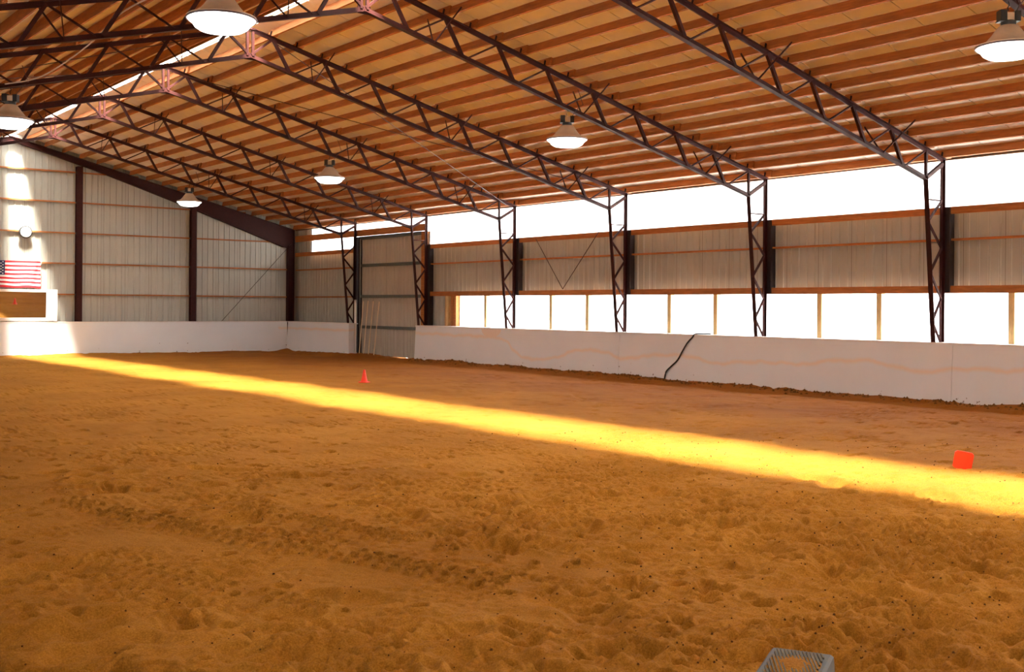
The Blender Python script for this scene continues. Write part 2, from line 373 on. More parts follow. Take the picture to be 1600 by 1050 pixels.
fm.loops.add(quads.size); fm.loops.foreach_set('vertex_index', quads.reshape(-1))
fm.polygons.add(len(quads)); fm.polygons.foreach_set('loop_start', np.arange(0, quads.size, 4, dtype=np.int32)); fm.polygons.foreach_set('loop_total', np.full(len(quads), 4, dtype=np.int32))
fm.polygons.foreach_set('use_smooth', np.ones(len(quads), dtype=bool))
fm.update(); fm.validate(); fm.materials.append(SAND)
floor = put('floor', fm); floor['kind'] = 'structure'
def ground_z(x, y):
    i = min(max(np.searchsorted(GX, x), 0), nxg-1); j = min(max(np.searchsorted(GY, y), 0), nyg-1); return float(Z[j, i])

g = MB().add([(-90,-90,-0.30),(140,-90,-0.30),(140,150,-0.30),(-90,150,-0.30)], [(0,1,2,3)])
gr = g.obj('ground', YARD); gr['kind'] = 'structure'

# ------------------------------------------------------------------ ceiling: lining sheets, purlins, ridge skylight
ceil_ = struct('ceiling')
ang = math.atan(SL)
def slope_pt(sgn, off, dz=0.0): return (XR + sgn*off, zroof(off) + dz)
OUT = HALF + 0.45
sheet_me = {}
for sgn in (1, -1):
    mb = MB(); w = 0.914; gap = 0.022
    prof = [(0.285, 0), (OUT, 0)]
    (xa, za), (xb, zb) = slope_pt(sgn, 0.20), slope_pt(sgn, OUT)
    y0, y1 = gap/2, w-gap/2
    top = 0.02
    mb.add([(xa,y0,za),(xb,y0,zb),(xb,y1,zb),(xa,y1,za),(xa,y0,za+top),(xb,y0,zb+top),(xb,y1,zb+top),(xa,y1,za+top)],
           [(0,3,2,1),(4,5,6,7),(0,1,5,4),(1,2,6,5),(2,3,7,6),(3,0,4,7)])
    sheet_me[sgn] = mb.mesh('roof_sheet', LINING)
nsh = int((YE + 0.3 - YREAR)/0.914) + 1
for k in range(nsh):
    for sgn in (1, -1):
        put('roof_sheet', sheet_me[sgn], ceil_, (0, YE + 0.25 - (k+1)*0.914, 0))
mb = MB()
for sgn in (1, -1):
    (xa, za), (xb, zb) = slope_pt(sgn, 0.20, 0.035), slope_pt(sgn, OUT + 0.1, 0.035)
    mb.add([(xa,YREAR-.3,za),(xb,YREAR-.3,zb),(xb,YE+.4,zb),(xa,YE+.4,za),(xa,YREAR-.3,za+.03),(xb,YREAR-.3,zb+.03),(xb,YE+.4,zb+.03),(xa,YE+.4,za+.03)],
           [(0,3,2,1),(4,5,6,7),(0,1,5,4),(1,2,6,5),(2,3,7,6),(3,0,4,7)])
mb.obj('roof_deck', DECK, ceil_)
# ridge skylight panels, one per bay, shallow corrugation
bays = [YE + 0.2] + FY + [3.14, -1.8, -6.8, YREAR]
for a, b in zip(bays[:-1], bays[1:]):
    mb = MB(); n = max(2, int((a-b)/0.076)); vs_ = []; fs = []
    for i in range(n+1):
        y = b + (a-b-0.01)*i/n + 0.005; dz = 0.018 if (i % 4) in (1, 2) else 0.0
        for o in (-0.36, 0.0, 0.36):
            vs_.append((XR+o, y, zroof(0) + 0.10 - SL*abs(o) + dz))
    for i in range(n):
        for j in range(2): fs.append((i*3+j, i*3+j+1, i*3+j+4, i*3+j+3))
    mb.add(vs_, fs); mb.obj('ridge_panel', RIDGEP, ceil_)
# purlins: one timber per bay and row
PO = [0.535 + 0.6235*k for k in range(17)]
pbays = [YE] + FY + [3.14]
cs, sn = math.cos(ang), math.sin(ang)
def purlin_mesh(sgn, off, L_, hh=0.172, w=0.042):
    x, z = XR + sgn*off, ztc(off) + 0.002
    mb = MB(); ux, uz = sgn*cs, -sn      # along the slope
    nxv, nzv = sgn*sn, cs                # normal
    pts = [(x - ux*w/2, z - uz*w/2), (x + ux*w/2, z + uz*w/2), (x + ux*w/2 + nxv*hh, z + uz*w/2 + nzv*hh), (x - ux*w/2 + nxv*hh, z - uz*w/2 + nzv*hh)]
    vs_ = [(a, 0, b) for a, b in pts] + [(a, L_, b) for a, b in pts]
    mb.add(vs_, [(0,1,2,3),(7,6,5,4),(0,4,5,1),(1,5,6,2),(2,6,7,3),(3,7,4,0)])
    return mb.mesh('purlin', WOOD)
for sgn in (1, -1):
    offs = list(PO) + [HALF + 0.01] + ([0.31] if sgn < 0 else [])
    for off in offs:
        for i, (a, b) in enumerate(zip(pbays[:-1], pbays[1:])):
            if sgn < 0 and (a < 10 or (off > 6.5 and a > 30)) : continue
            lap = 0.16
            lo, hi = b - (lap if i < len(pbays)-2 else 0), a + (lap if i > 0 else 0)
            sh = 0.023 if i % 2 else -0.023
            o = put('purlin', purlin_mesh(sgn, off + sh, hi-lo), ceil_, (0, lo, 0))

# ------------------------------------------------------------------ corrugated wall sheets
def sheet_mesh(w, z0, z1a, z1b, axis, m, name='wall_sheet', sign=1):
    """one ribbed sheet; axis 'x' runs along X (faces -Y), 'y' runs along Y (faces -X)"""
    n = max(1, round(w/0.2285)); p = w/n; prof = [(0.004, 0.0)]
    for i in range(n):
        u = i*p
        prof += [(u+p*0.36, 0.0), (u+p*0.44, -0.022), (u+p*0.56, -0.022), (u+p*0.64, 0.0)]
    prof += [(w-0.004, 0.0)]
    vs_ = []; fs = []
    for u, d in prof:
        z1 = z1a + (z1b-z1a)*u/w
        if axis == 'x': vs_ += [(u, d*sign, z0), (u, d*sign, z1)]
        else: vs_ += [(d*sign, u, z0), (d*sign, u, z1)]
    for i in range(len(prof)-1):
        fs.append((2*i, 2*i+2, 2*i+3, 2*i+1))
    return MB().add(vs_, fs).mesh(name, m)

wall_end = struct('wall_end')
x = XL - 0.25
while x < W + 0.25:
    w = min(0.914, W + 0.25 - x)
    za = zroof(x-XR) + 0.03; zb = zroof(x+w-XR) + 0.03
    put('wall_sheet', sheet_mesh(w, -0.2, za, zb, 'x', SHEET), wall_end, (x, YE+0.14, 0))
    x += w
MB().box(XL-0.4, W+0.4, YE+0.15, YE+0.19, -0.3, 9.0).obj('backing', DECK, wall_end)
ECOL = [8.23, 12.63, 17.03]
for z in (2.235, 3.382, 4.516, 5.655, 6.78):
    lim = (8.083 - 0.1 - z)/SL
    xs = [max(XL+0.1, XR-lim)] + [c for c in [3.83]+ECOL if abs(c-XR) < lim] + [min(W-0.1, XR+lim)]
    for a, b in zip(xs[:-1], xs[1:]):
        MB().box(a+0.10, b-0.10, YE+0.03, YE+0.117, z-0.026, z+0.026).obj('girt', WOODX, wall_end)
MB().box(XL+.1, W-.1, YE-0.03, YE+0.11, 1.19, 1.225).obj('ledge_girt', WOODX, wall_end)
MB().rod((21.30, YE-0.06, 4.49), (18.2, YE-0.06, 1.2), 0.011).obj('brace_rod', CABLE, wall_end)

# solid tapered steel frame standing against the end wall
ef = thing('end_frame', 'solid tapered dark red steel rafter and posts against the far end wall', 'steel frame', (XR, YE, 0))
for sgn in (1, -1):
    def P(off, z): return (sgn*off, z)
    top = [(0, ztc(0)), (HALF, ztc(HALF))]
    bot = [(0, ztc(0)-0.16), (3.0, ztc(3.0)-0.24), (7.0, ztc(7)-0.52), (HALF-0.45, ztc(HALF-0.45)-0.86)]
    for nm, yy, th in (('rafter_web', 0.0, 0.02),):
        poly = [P(*top[0]), P(*top[1]), P(HALF, bot[-1][1]-0.1), P(*bot[-1])] + [P(*b) for b in bot[-2::-1]]
        n = len(poly)
        vs_ = [(a, -th, z) for a, z in poly] + [(a, th, z) for a, z in poly]
        fs = [tuple(range(n)), tuple(range(n, 2*n))[::-1]] + [(i, (i+1) % n, n+(i+1) % n, n+i) for i in range(n)]
        MB().add(vs_, fs).obj(nm, STEEL, ef)
    MB().beam((0, 0, ztc(0)-0.012), (sgn*HALF, 0, ztc(HALF)-0.012), 0.18, 0.022).obj('top_flange', STEEL, ef)
    for a, b in zip(bot[:-1], bot[1:]):
        MB().beam((sgn*a[0], 0, a[1]), (sgn*b[0], 0, b[1]), 0.18, 0.022).obj('bottom_flange', STEEL, ef)
    mb = MB(); mb.box(*sorted((sgn*(HALF-0.27), sgn*HALF)), -0.012, 0.012, -0.2, ztc(HALF)-0.02)
    for o in (HALF-0.27, HALF-0.02): mb.box(*sorted((sgn*o, sgn*(o+0.022))), -0.12, 0.10, -0.2, ztc(HALF)-0.7 if o < HALF-.1 else ztc(HALF)-.02)
    mb.obj('corner_post', STEEL, ef)
for cx in ECOL:
    zt = ztc(cx-XR) - (0.30 if abs(cx-XR) < 3 else 0.50)
    mb = MB(); u = cx - XR
    mb.box(u-0.105, u+0.105, -0.13, -0.112, -0.2, zt); mb.box(u-0.105, u+0.105, 0.09, 0.108, -0.2, zt); mb.box(u-0.008, u+0.008, -0.112, 0.09, -0.2, zt)
    mb.obj('post', STEEL, ef)
    for z in (2.235, 3.382, 4.516, 5.655, 6.78):
        if z < zt: 
            for q in (-1, 1): MB().box(*sorted((u+q*0.008, u+q*0.13)), -0.045, -0.022, z-0.06, z+0.035).obj('girt_clip', STEELD, ef)

# ------------------------------------------------------------------ right wall
wr = struct('wall_right')
XS = W + 0.24
def wall_run(parent, y0, y1, z0, z1, m=SHEET, x=XS, sign=1, name='wall_sheet'):
    y = y1
    while y > y0 + 1e-3:
        w = min(0.914, y - y0)
        put(name, sheet_mesh(w, z0, z1, z1, 'y', m, name, sign), parent, (x, y-w, 0))
        y -= w
JAMB0, JAMB1 = 33.02, 38.05
wall_run(wr, YREAR, 32.98, 2.26, 4.03)
wall_run(wr, 32.0, 32.98, 0.6, 2.26)
wall_run(wr, 38.02, YE+0.2, -0.2, 4.02)
wall_run(wr, 41.9, YE+0.2, 4.02, 5.15)
MB().box(XS+0.02, XS+0.06, YREAR, 32.98, 2.27, 4.02).obj('backing', DECK, wr)
MB().box(XS+0.02, XS+0.06, 38.02, YE+0.1, -0.2, 4.02).obj('backing', DECK, wr)
MB().box(XS+0.02, XS+0.06, 41.9, YE+0.1, 4.02, 5.2).obj('backing', DECK, wr)
MB().box(XS+0.02, XS+0.06, 32.0, 32.98, -0.2, 2.27).obj('backing', DECK, wr)
MB().box(XS+0.0, XS+0.06, YREAR, 32.0, -0.2, 1.20).obj('sill_wall', DECK, wr)
MB().box(XS-0.1, XS+0.16, YREAR, YE+0.2, 5.03, 5.4).obj('fascia', DECK, wr)
ys = [32.98] + FY[2:] + [3.14, -1.8, YREAR]
for i, (a, b) in enumerate(zip(ys[:-1], ys[1:])):
    MB().box(W+0.055, W+0.10, b+0.004, a-0.004, 2.245, 2.400).obj('header_beam', WOOD, wr)
    MB().box(W+0.055, W+0.10, b+0.004, a-0.004, 3.895, 4.045).obj('header_beam', WOOD, wr)
    MB().box(W+0.08, W+0.20, b+0.004, a-0.004, 3.34, 3.385).obj('girt', WOOD, wr)
for a, b in ((YE-0.05, FY[0]+0.05), (FY[0]+0.04, 32.98)):
    MB().box(W+0.055, W+0.10, b, a, 4.535, 4.785).obj('header_beam', WOOD, wr)
MB().box(W+0.055, W+0.10, FY[0]+0.1, YE-0.05, 3.925, 4.085).obj('header_beam', WOOD, wr)
for z in (3.36, 2.235): MB().box(W+0.08, W+0.20, FY[0]+0.1, YE-0.05, z-0.024, z+0.024).obj('girt', WOOD, wr)
# dark strips standing in for the shadowed gap behind the steel, between headers
for y in FY[1:] + [3.14]:
    MB().box(W+0.02, W+0.19, y-0.15, y+0.02, 2.26 if y < 32 else 0.9, 4.04).obj('shade_strip', STEELD, wr)
# brace rods
for p, q in (((26.80, 3.96), (25.52, 2.43)), ((25.52, 2.43), (23.85, 4.14))):
    MB().rod((W+0.0, p[0], p[1]), (W+0.0, q[0], q[1]), 0.012).obj('brace_rod', CABLE, wr)

# clear lower windows, one per bay, with timber studs; translucent clerestory above
studs = [29.51, 26.17, 24.51, 21.21, 19.58, 16.37, 14.78, 11.74, 9.95]
win_n = 0
def window(parts):
    global win_n
    win_n += 1
    o = struct('window_%d' % win_n)
    for nm, mb, m in parts: mb.obj(nm, m, o)
    return o
lower = [31.16] + FY[2:] + [3.14, YREAR]
for a, b in zip(lower[:-1], lower[1:]):
    inner = sorted([s_ for s_ in studs if b < s_ < a] or ([b + (a-b)/3, b + 2*(a-b)/3] if a < 10 else []), reverse=True)
    ed = [a] + inner + [b]
    parts = []
    for c, d in zip(ed[:-1], ed[1:]):
        parts.append(('pane', MB().box(W+0.225, W+0.231, d+0.003, c-0.003, 1.21, 2.26), GLASS))
    for s_ in inner:
        parts.append(('window_stud', MB().box(W+0.07, W+0.21, s_-0.07, s_+0.06, 1.227, 2.246), STUD))
    window(parts)
for y0, y1 in ((31.62, 31.78), (31.16, 31.30), (31.34, 31.46)):
    MB().box(W+0.06, W+0.22, y0, y1, 1.227, 2.246).obj('window_jamb', STUD if y0 > 31.5 else WOOD, wr)
MB().box(W+0.20, W+0.225, 31.14, 32.02, 1.0, 2.27).obj('jamb_board', WOOD, wr)
clear_b = [32.98] + FY[2:] + [3.14, -1.8, YREAR]
for a, b in zip(clear_b[:-1], clear_b[1:]):
    window([('translucent_panel', MB().box(W+0.205, W+0.210, b+0.003, a-0.003, 4.03, 5.16), FIBER)])
window([('translucent_panel', MB().box(W+0.205, W+0.210, 38.02, 41.88, 4.77, 5.16), FIBER),
        ('translucent_panel', MB().box(W+0.205, W+0.210, 38.02, 41.88, 4.08, 4.54), FIBER),
        ('window_edge', MB().box(W+0.19, W+0.215, 41.84, 41.90, 4.08, 5.1), STEELD)])
window([('translucent_panel', MB().box(W+0.205, W+0.210, 33.0, 38.0, 4.77, 5.16), FIBER)])

# tall sliding door
dr = struct('door_1')
wall_run(dr, 32.98, 37.70, 0.035, 4.50, DOORS, W+0.17, 1, 'door_sheet')
MB().box(W+0.19, W+0.22, 32.98, 37.72, 0.04, 4.52).obj('door_backing', DECK, dr)
for z in (3.42, 2.245, 1.09): MB().box(W+0.09, W+0.145, 33.0, 37.62, z-0.055, z+0.055).obj('door_rail', DOORR, dr)
MB().box(W+0.08, W+0.15, 33.3, 37.74, 4.40, 4.53).obj('head_track', DOORR, dr)
MB().box(W+0.07, W+0.15, 37.62, 37.78, -0.1, 4.52).obj('door_stile', STEELD, dr)
MB().box(W+0.05, W+0.07, 37.585, 37.615, 0.02, 4.45).obj('door_edge', PLASTW if False else SHEET, dr)
MB().box(W-0.02, W+0.16, 37.80, 38.00, -0.15, 4.52).obj('door_jamb', STEELD, dr)
MB().box(W+0.03, W+0.16, 33.04, 33.28, -0.1, 4.52).obj('door_jamb', WOOD, dr)
MB().box(W-0.33, W+0.1, 38.02, 38.20, -0.2, 1.2).obj('door_jamb', STEELD, dr)
pp = thing('upright_pipe', 'white upright pipe beside the dark left jamb of the tall door', 'pipe', (W-0.10, 37.66, ground_z(W-0.10, 37.66)))
MB().lathe([(0.045, 0), (0.045, 2.02), (0.038, 2.04)], 10).obj('pipe', PLASTW, pp, smooth=True)
MB().lathe([(0.06, 0.0), (0.06, 0.05)], 10).obj('pipe_foot', PLASTW, pp, smooth=True)
for i, (y, lab) in enumerate(((37.30, 'thin pale pole leaning on the tall grey door, nearest its left jamb'),
                              (36.98, 'thin pale pole leaning on the tall grey door, second from its left jamb'),
                              (36.62, 'thin pale pole leaning on the tall grey door, third from its left jamb'),
                              (36.22, 'thin pale pole leaning on the tall grey door, farthest from its left jamb'))):
    z0 = ground_z(W-0.1, y)
    t = tag(MB().rod((0, 0, 0), (0.20, 0.06 - 0.03*i, 1.98), 0.018, 8).obj('thin_pole', POLE, None, (W-0.13, y, z0)), lab, 'pole', 'poles leaning on the door')

# ------------------------------------------------------------------ white kickboards
def kick_right(parent, y0, y1, face=W-0.455, sgn=1, cap=0.70):
    mb = MB(); g = 0.004
    def X(dx): return face + sgn*dx
    A = [(X(0), -0.25), (X(0.075), 1.19), (X(0.10), 1.19), (X(0.03), -0.25)]
    vs_ = [(a, y0+g, z) for a, z in A] + [(a, y1-g, z) for a, z in A]
    mb.add(vs_, [(0,1,2,3),(7,6,5,4),(0,4,5,1),(1,5,6,2),(2,6,7,3),(3,7,4,0)])
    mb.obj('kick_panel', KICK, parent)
    MB().box(*sorted((X(0.055), X(cap))), y0+g, y1-g, 1.192, 1.226).obj('cap_board', WHITE, parent)
br = struct('baseboard_right')
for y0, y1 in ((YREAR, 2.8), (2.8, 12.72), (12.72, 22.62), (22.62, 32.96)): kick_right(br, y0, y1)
kick_right(br, 37.57, YE-0.33, cap=0.42)
MB().box(W-0.44, W-0.2, 37.555, 37.57, -0.2, 1.19).obj('end_board', KICK, br)
bl = struct('baseboard_left')
kick_right(bl, YREAR, YE-0.3, XL+0.455, -1)
be = struct('baseboard_end')
FE = YE-0.35
for x0, x1 in ((XL+0.40, 7.1), (7.1, W-0.40)):
    A = [(FE, -0.25), (FE+0.06, 1.19), (FE+0.085, 1.19), (FE+0.03, -0.25)]
    vs_ = [(x0+.003, a, z) for a, z in A] + [(x1-.003, a, z) for a, z in A]
    MB().add(vs_, [(3,2,1,0),(4,5,6,7),(1,5,4,0),(2,6,5,1),(3,7,6,2),(0,4,7,3)]).obj('kick_panel', KICK, be)
    MB().box(x0+.003, x1-.003, FE+0.045, YE-0.135, 1.192, 1.226).obj('cap_board', WHITE, be)

# ------------------------------------------------------------------ left and rear walls (behind the photographer)
wl = struct('wall_left')
MB().box(XL-0.30, XL-0.24, YREAR, YE+0.1, 1.2, 4.62).obj('wall_lining', SHEET, wl)
MB().box(XL-0.30, XL-0.24, YREAR, YE+0.1, -0.2, 1.2).obj('sill_wall', DECK, wl)
MB().box(XL-0.36, XL-0.10, YREAR, YE+0.2, 5.03, 5.4).obj('fascia', DECK, wl)
for z0, z1 in ((2.245, 2.40), (3.895, 4.045)): MB().box(XL-0.10, XL-0.055, YREAR, YE, z0, z1).obj('header_beam', WOOD, wl)
window([('translucent_panel', MB().box(XL-0.215, XL-0.21, YREAR+0.05, YE, 4.58, 5.16), FIBER)])  # unseen clerestory strip, its height set to tune the fill light inside
wb = struct('wall_rear')
MB().box(XL-0.3, W+0.3, YREAR-0.2, YREAR-0.1, -0.3, 9.0).obj('wall_lining', SHEET, wb)

# ------------------------------------------------------------------ welded truss frames
S3 = math.hypot(1, SL)
def top_pt(off): return (off, ztc(off) - 0.045)
def bot_pt(off): return (off, 7.289 - SL*off)
TN = [0.535 + 1.247*k for k in range(9)]
BN = [t + 0.40 for t in TN[:8]]
INNER_TOP = (HALF - 0.627, 7.289 - SL*(HALF-0.627))
def inner_off(z): return HALF - 0.3165 - (z-1.226)*(0.627-0.3165)/(INNER_TOP[1]-1.226)
TEE = [(-0.055,-0.045),(0.055,-0.045),(0.055,-0.033),(0.012,-0.033),(0.012,0.045),(-0.012,0.045),(-0.012,-0.033),(-0.055,-0.033)]
TEEI = [(a, -b) for a, b in TEE][::-1]
frame_meshes = []
def fm_add(name, mb, m, smooth=False): frame_meshes.append((name, mb.mesh(name, m, smooth)))
for sgn in (1, -1):
    def P3(p, dy=0.0): return (sgn*p[0], dy, p[1])
    fm_add('top_chord', MB().prism(TEEI, P3((0.02, ztc(0.02)-0.045)), P3((HALF+0.03, ztc(HALF+0.03)-0.045))), STEEL)
    fm_add('bottom_chord', MB().prism(TEE, P3((0.0, bot_pt(0)[1])), P3(INNER_TOP)), STEEL)
    fm_add('outer_flange', MB().box(*sorted((sgn*(HALF-0.012), sgn*HALF)), -0.06, 0.06, -0.2, ztc(HALF)-0.03).box(*sorted((sgn*(HALF-0.08), sgn*(HALF-0.012))), -0.012, 0.012, -0.2, ztc(HALF)-0.03), STEEL)
    zb = -0.2
    mb = MB(); mb.prism([(-0.055,-0.012),(0.055,-0.012),(0.055,0.0),(0.012,0.0),(0.012,0.05),(-0.012,0.05),(-0.012,0.0),(-0.055,0.0)],
                        P3((inner_off(zb), zb)), P3((inner_off(INNER_TOP[1]+.03), INNER_TOP[1]+.03)), (sgn, 0, 0))
    fm_add('inner_flange', mb, STEEL)
    fm_add('ridge_brace', MB().beam(P3((0.03, bot_pt(0)[1]+0.03)), P3(top_pt(TN[0])), 0.05, 0.05), STEEL)
    for k in range(8):
        fm_add('web_strut', MB().beam(P3(top_pt(TN[k])), P3(bot_pt(BN[k])), 0.062, 0.062, (0,1,0)), STEEL)
        fm_add('web_rod', MB().rod(P3(bot_pt(BN[k]+0.10)), P3(top_pt(TN[k+1])), 0.021), STEEL)
    fm_add('web_strut', MB().beam(P3(top_pt(TN[8])), P3(INNER_TOP), 0.055, 0.055, (0,1,0)), STEEL)
    fm_add('knee_strut', MB().beam(P3(INNER_TOP), P3((HALF-0.03, ztc(HALF)-0.12)), 0.075, 0.075, (0,1,0)), STEEL)
    zz = [(0, 4.17), (1, 4.17), (0, 3.72), (1, 3.18), (0, 2.67), (1, 2.13), (0, 1.66), (1, 1.20), (0, 0.7), (1, 0.2)]
    for j, ((s0, z0), (s1, z1)) in enumerate(zip(zz[:-1], zz[1:])):
        a = (HALF-0.04, z0) if s0 else (inner_off(z0), z0)
        b = (HALF-0.04, z1) if s1 else (inner_off(z1), z1)
        fm_add('web_rod', MB().rod(P3(a), P3(b), 0.018 if j == 0 else 0.030), STEEL)
    for off in PO + [HALF]:
        x, z = off, ztc(off)
        fm_add('purlin_clip', MB().beam(P3((x - 0.035, z-0.02)), P3((x - 0.035 + SL*0.14, z+0.125)), 0.10, 0.012, (0,1,0)).beam(P3((x-0.035, z+0.01)), P3((x+0.045, z-0.012)), 0.10, 0.012), STEELD)
    for bo, po in ((1.52, PO[2]), (5.26, PO[8]), (9.0, PO[14])):
        for q in (1, -1):
            fm_add('flange_brace', MB().beam(P3(bot_pt(bo), 0.02*q), P3((po-0.03, ztc(po)+0.05), 0.58*q), 0.030, 0.014, (1,0,0)), STEEL)
for q in (-1, 1):
    fm_add('ridge_post', MB().box(q*0.065-0.026, q*0.065+0.026, -0.028, 0.028, bot_pt(0)[1], ztc(0)-0.03), STEEL)
fm_add('gusset_plate', MB().box(-0.13, 0.13, -0.008, 0.008, bot_pt(0)[1]-0.09, bot_pt(0)[1]+0.06), STEEL)
fm_add('gusset_plate', MB().box(-0.13, 0.13, -0.05, 0.05, ztc(0)-0.05, ztc(0)-0.03), STEEL)
flabels = ['dark red steel truss frame farthest away, its post at the tall door left jamb',
           'dark red steel truss frame, its post at the right jamb of the tall door',
           'dark red steel truss frame, third from the end wall, post beside the round pale mark',
           'dark red steel truss frame, fourth from the end wall, post by a board seam',
           'dark red steel truss frame, fifth from the end wall, post right of the black hose',
           'dark red steel truss frame, second nearest, widest visible post of the right wall',
           'dark red steel truss frame nearest the camera, crossing the top right corner']
for i, y in enumerate(FY):
    fr = thing('truss_frame', flabels[i], 'truss', (XR, y, 0), (0,0,0), 'steel truss frames')
    for nm, me in frame_meshes: put(nm, me, fr)

# roof cross bracing rods in the third bay
rb = thing('roof_brace', 'thin crossed steel tie rods under the roof in the third bay', 'tie rod', (XR, FY[3], 0))
for sgn in (1, -1):
    for ya, yb in ((0, FY[2]-FY[3]), (FY[2]-FY[3], 0)):
        p = (sgn*0.45, ya, ztc(0.45)-0.07); q = (sgn*(HALF-0.35), yb, ztc(HALF-0.35)-0.09)
        MB().rod(p, q, 0.011).obj('tie_rod', CABLE, rb)

# ------------------------------------------------------------------ high-bay lamps
def lamp(y, off, label):
    z = 7.289 - SL*abs(off) - 0.045
    t = thing('high_bay_lamp', label, 'lamp', (XR+off, y, z), (0, 0, math.radians(-37)), 'high bay lamps under the trusses')
    ref = ((0.11, -0.335), (0.125, -0.345), (0.17, -0.40), (0.22, -0.47), (0.275, -0.535), (0.33, -0.575), (0.415, -0.60))
    MB().tube([(0,0,0.05), (0.0,0,0.0), (0.012,0,-0.05), (-0.012,0,-0.09), (0,0,-0.13)], 0.008).obj('hook', STEELD, t)
    MB().box(-0.135, -0.045, -0.07, 0.07, -0.27, -0.13).box(-0.145,-0.035,-0.08,0.08,-0.285,-0.27).obj('ballast_box', BLACK, t)
    MB().box(0.065, 0.145, -0.06, 0.06, -0.28, -0.14).obj('capacitor_box', BLACK, t)
    MB().box(-0.045, 0.065, -0.045, 0.045, -0.27, -0.16).obj('bracket', ALU, t)
    MB().lathe([(0.085, -0.27), (0.10, -0.28), (0.10, -0.335), (0.085, -0.34)], 18).obj('neck', BLACK, t, smooth=True)
    r = MB().lathe(list(ref) + [(0.425, -0.607), (0.425, -0.622)] , 32, caps=False).obj('reflector', ALU, t, smooth=True)
    MB().lathe([(0.428, -0.618), (0.432, -0.626), (0.428, -0.640), (0.415, -0.640)], 32, caps=False).obj('rim', RIM, r, smooth=True)
    MB().lathe([(0.418, -0.628), (0.395, -0.655), (0.355, -0.685), (0.325, -0.73), (0.27, -0.765), (0.15, -0.785), (0.02, -0.79)], 32).obj('lens', LENS, t, smooth=True)
    MB().tube([(0.10, 0, -0.15), (0.16, 0.03, -0.05), (0.25, 0.04, 0.06), (0.33, 0.02, 0.10), (0.28, 0, 0.25), (0.22, 0.0, 0.42)], 0.008).obj('cord', CABLE, t)
    return t
lamp(FY[0], 4.55, 'smallest lit dome lamp, hanging in front of the far end wall')
lamp(FY[2], 4.64, 'lit dome lamp hanging from the third truss frame from the end wall')
lamp(FY[4], 4.84, 'lit dome lamp hanging from the fifth truss frame, above the lower windows')
lamp(FY[6], 4.42, 'lit dome lamp at the top right corner, hanging from the nearest truss frame')
lamp(FY[3], -4.86, 'lit dome lamp at the left edge under the left roof slope')
lamp(FY[5], -4.70, 'lit dome lamp cut by the top edge, under the left roof slope')

# pale power cable draped over the left-hand trusses
cab = []
for x, y, z in ((7.6, FY[5], 6.75), (6.9, 14.6, 6.60), (6.2, 16.6, 6.62), (5.9, FY[4], 6.52), (5.75, 19.2, 6.20), (5.55, 21.2, 5.98), (5.3, FY[3], 6.05)): cab.append((x, y, z))
def smooth_path(pts, n=6):
    out = []; P = [Vector(pts[0])] + [Vector(p) for p in pts] + [Vector(pts[-1])]
    for i in range(1, len(P)-2):
        for k in range(n):
            t = k/n; a, b, c, d = P[i-1], P[i], P[i+1], P[i+2]
            out.append(0.5*((2*b) + (c-a)*t + (2*a-5*b+4*c-d)*t*t + (3*b-3*c+d-a)*t**3))
    out.append(P[-2]); return out
tag(MB().tube(smooth_path(cab), 0.012).obj('power_cable', WIRE), 'pale power cable draped along the left trusses towards the left lamp', 'cable')

# ------------------------------------------------------------------ end wall fittings
ck = thing('wall_clock', 'round white wall clock on the sunlit strip of the end wall', 'clock', (10.735, YE-0.02, 4.47))
MB().lathe([(0.205, 0.0), (0.225, 0.03), (0.225, 0.10), (0.19, 0.115)], 32).obj('clock_case', BLACK, ck, rot=(math.radians(90), 0, 0), smooth=True)
MB().lathe([(0.19, 0.112), (0.17, 0.125), (0.01, 0.13)], 32).obj('clock_face', PLASTW, ck, rot=(math.radians(90), 0, 0), smooth=True)
MB().box(-0.03, 0.03, 0.0, 0.06, -0.05, 0.05).obj('clock_mount', STEELD, ck)

# flag: rows of cloth, canton, stars
FL, FH = 2.02, 0.965
fx0, fz1, fy = 11.25 - FL, 3.425, YE - 0.075
flag = thing('flag', 'American stars and stripes flag hung flat above the white framed mirror', 'flag', (fx0, fy, fz1))
def cloth(u, v):        # u 0..1 along, v 0..1 down
    sag = 0.02*math.sin(u*9+v*2)*v + 0.018*math.sin(u*23+v*5)*(0.3+v)
    fold = 0.05*math.exp(-((u-0.93+0.10*v)/0.035)**2) + 0.03*math.exp(-((u-0.985)/0.02)**2)
    return (u*FL, -0.03 - sag*0.6 - fold, -v*FH - 0.012*math.sin(u*14)*v - 0.02*v*v*max(0, u-0.7))
def cloth_patch(u0, u1, v0, v1, nu, nv, mats, name, parent, dy=0.0, thick=0.003):
    vs_ = []; fs = []
    for j in range(nv+1):
        for i in range(nu+1):
            a = cloth(u0+(u1-u0)*i/nu, v0+(v1-v0)*j/nv); vs_.append((a[0], a[1]-dy, a[2]))
    n1 = len(vs_)
    for j in range(nv):
        for i in range(nu):
            q = j*(nu+1)+i; fs.append((q, q+nu+1, q+nu+2, q+1))
    return MB().add(vs_, fs).obj(name, mats, parent, smooth=True)
for k in range(13):
    cloth_patch(0.4 if k < 7 else 0.0, 1.0, k/13, (k+1)/13, 40, 2, FRED if k % 2 == 0 else FWHITE, 'stripe', flag)
canton = cloth_patch(0.0, 0.4, 0.0, 7/13, 16, 8, FBLUE, 'canton', flag)
st = MB()
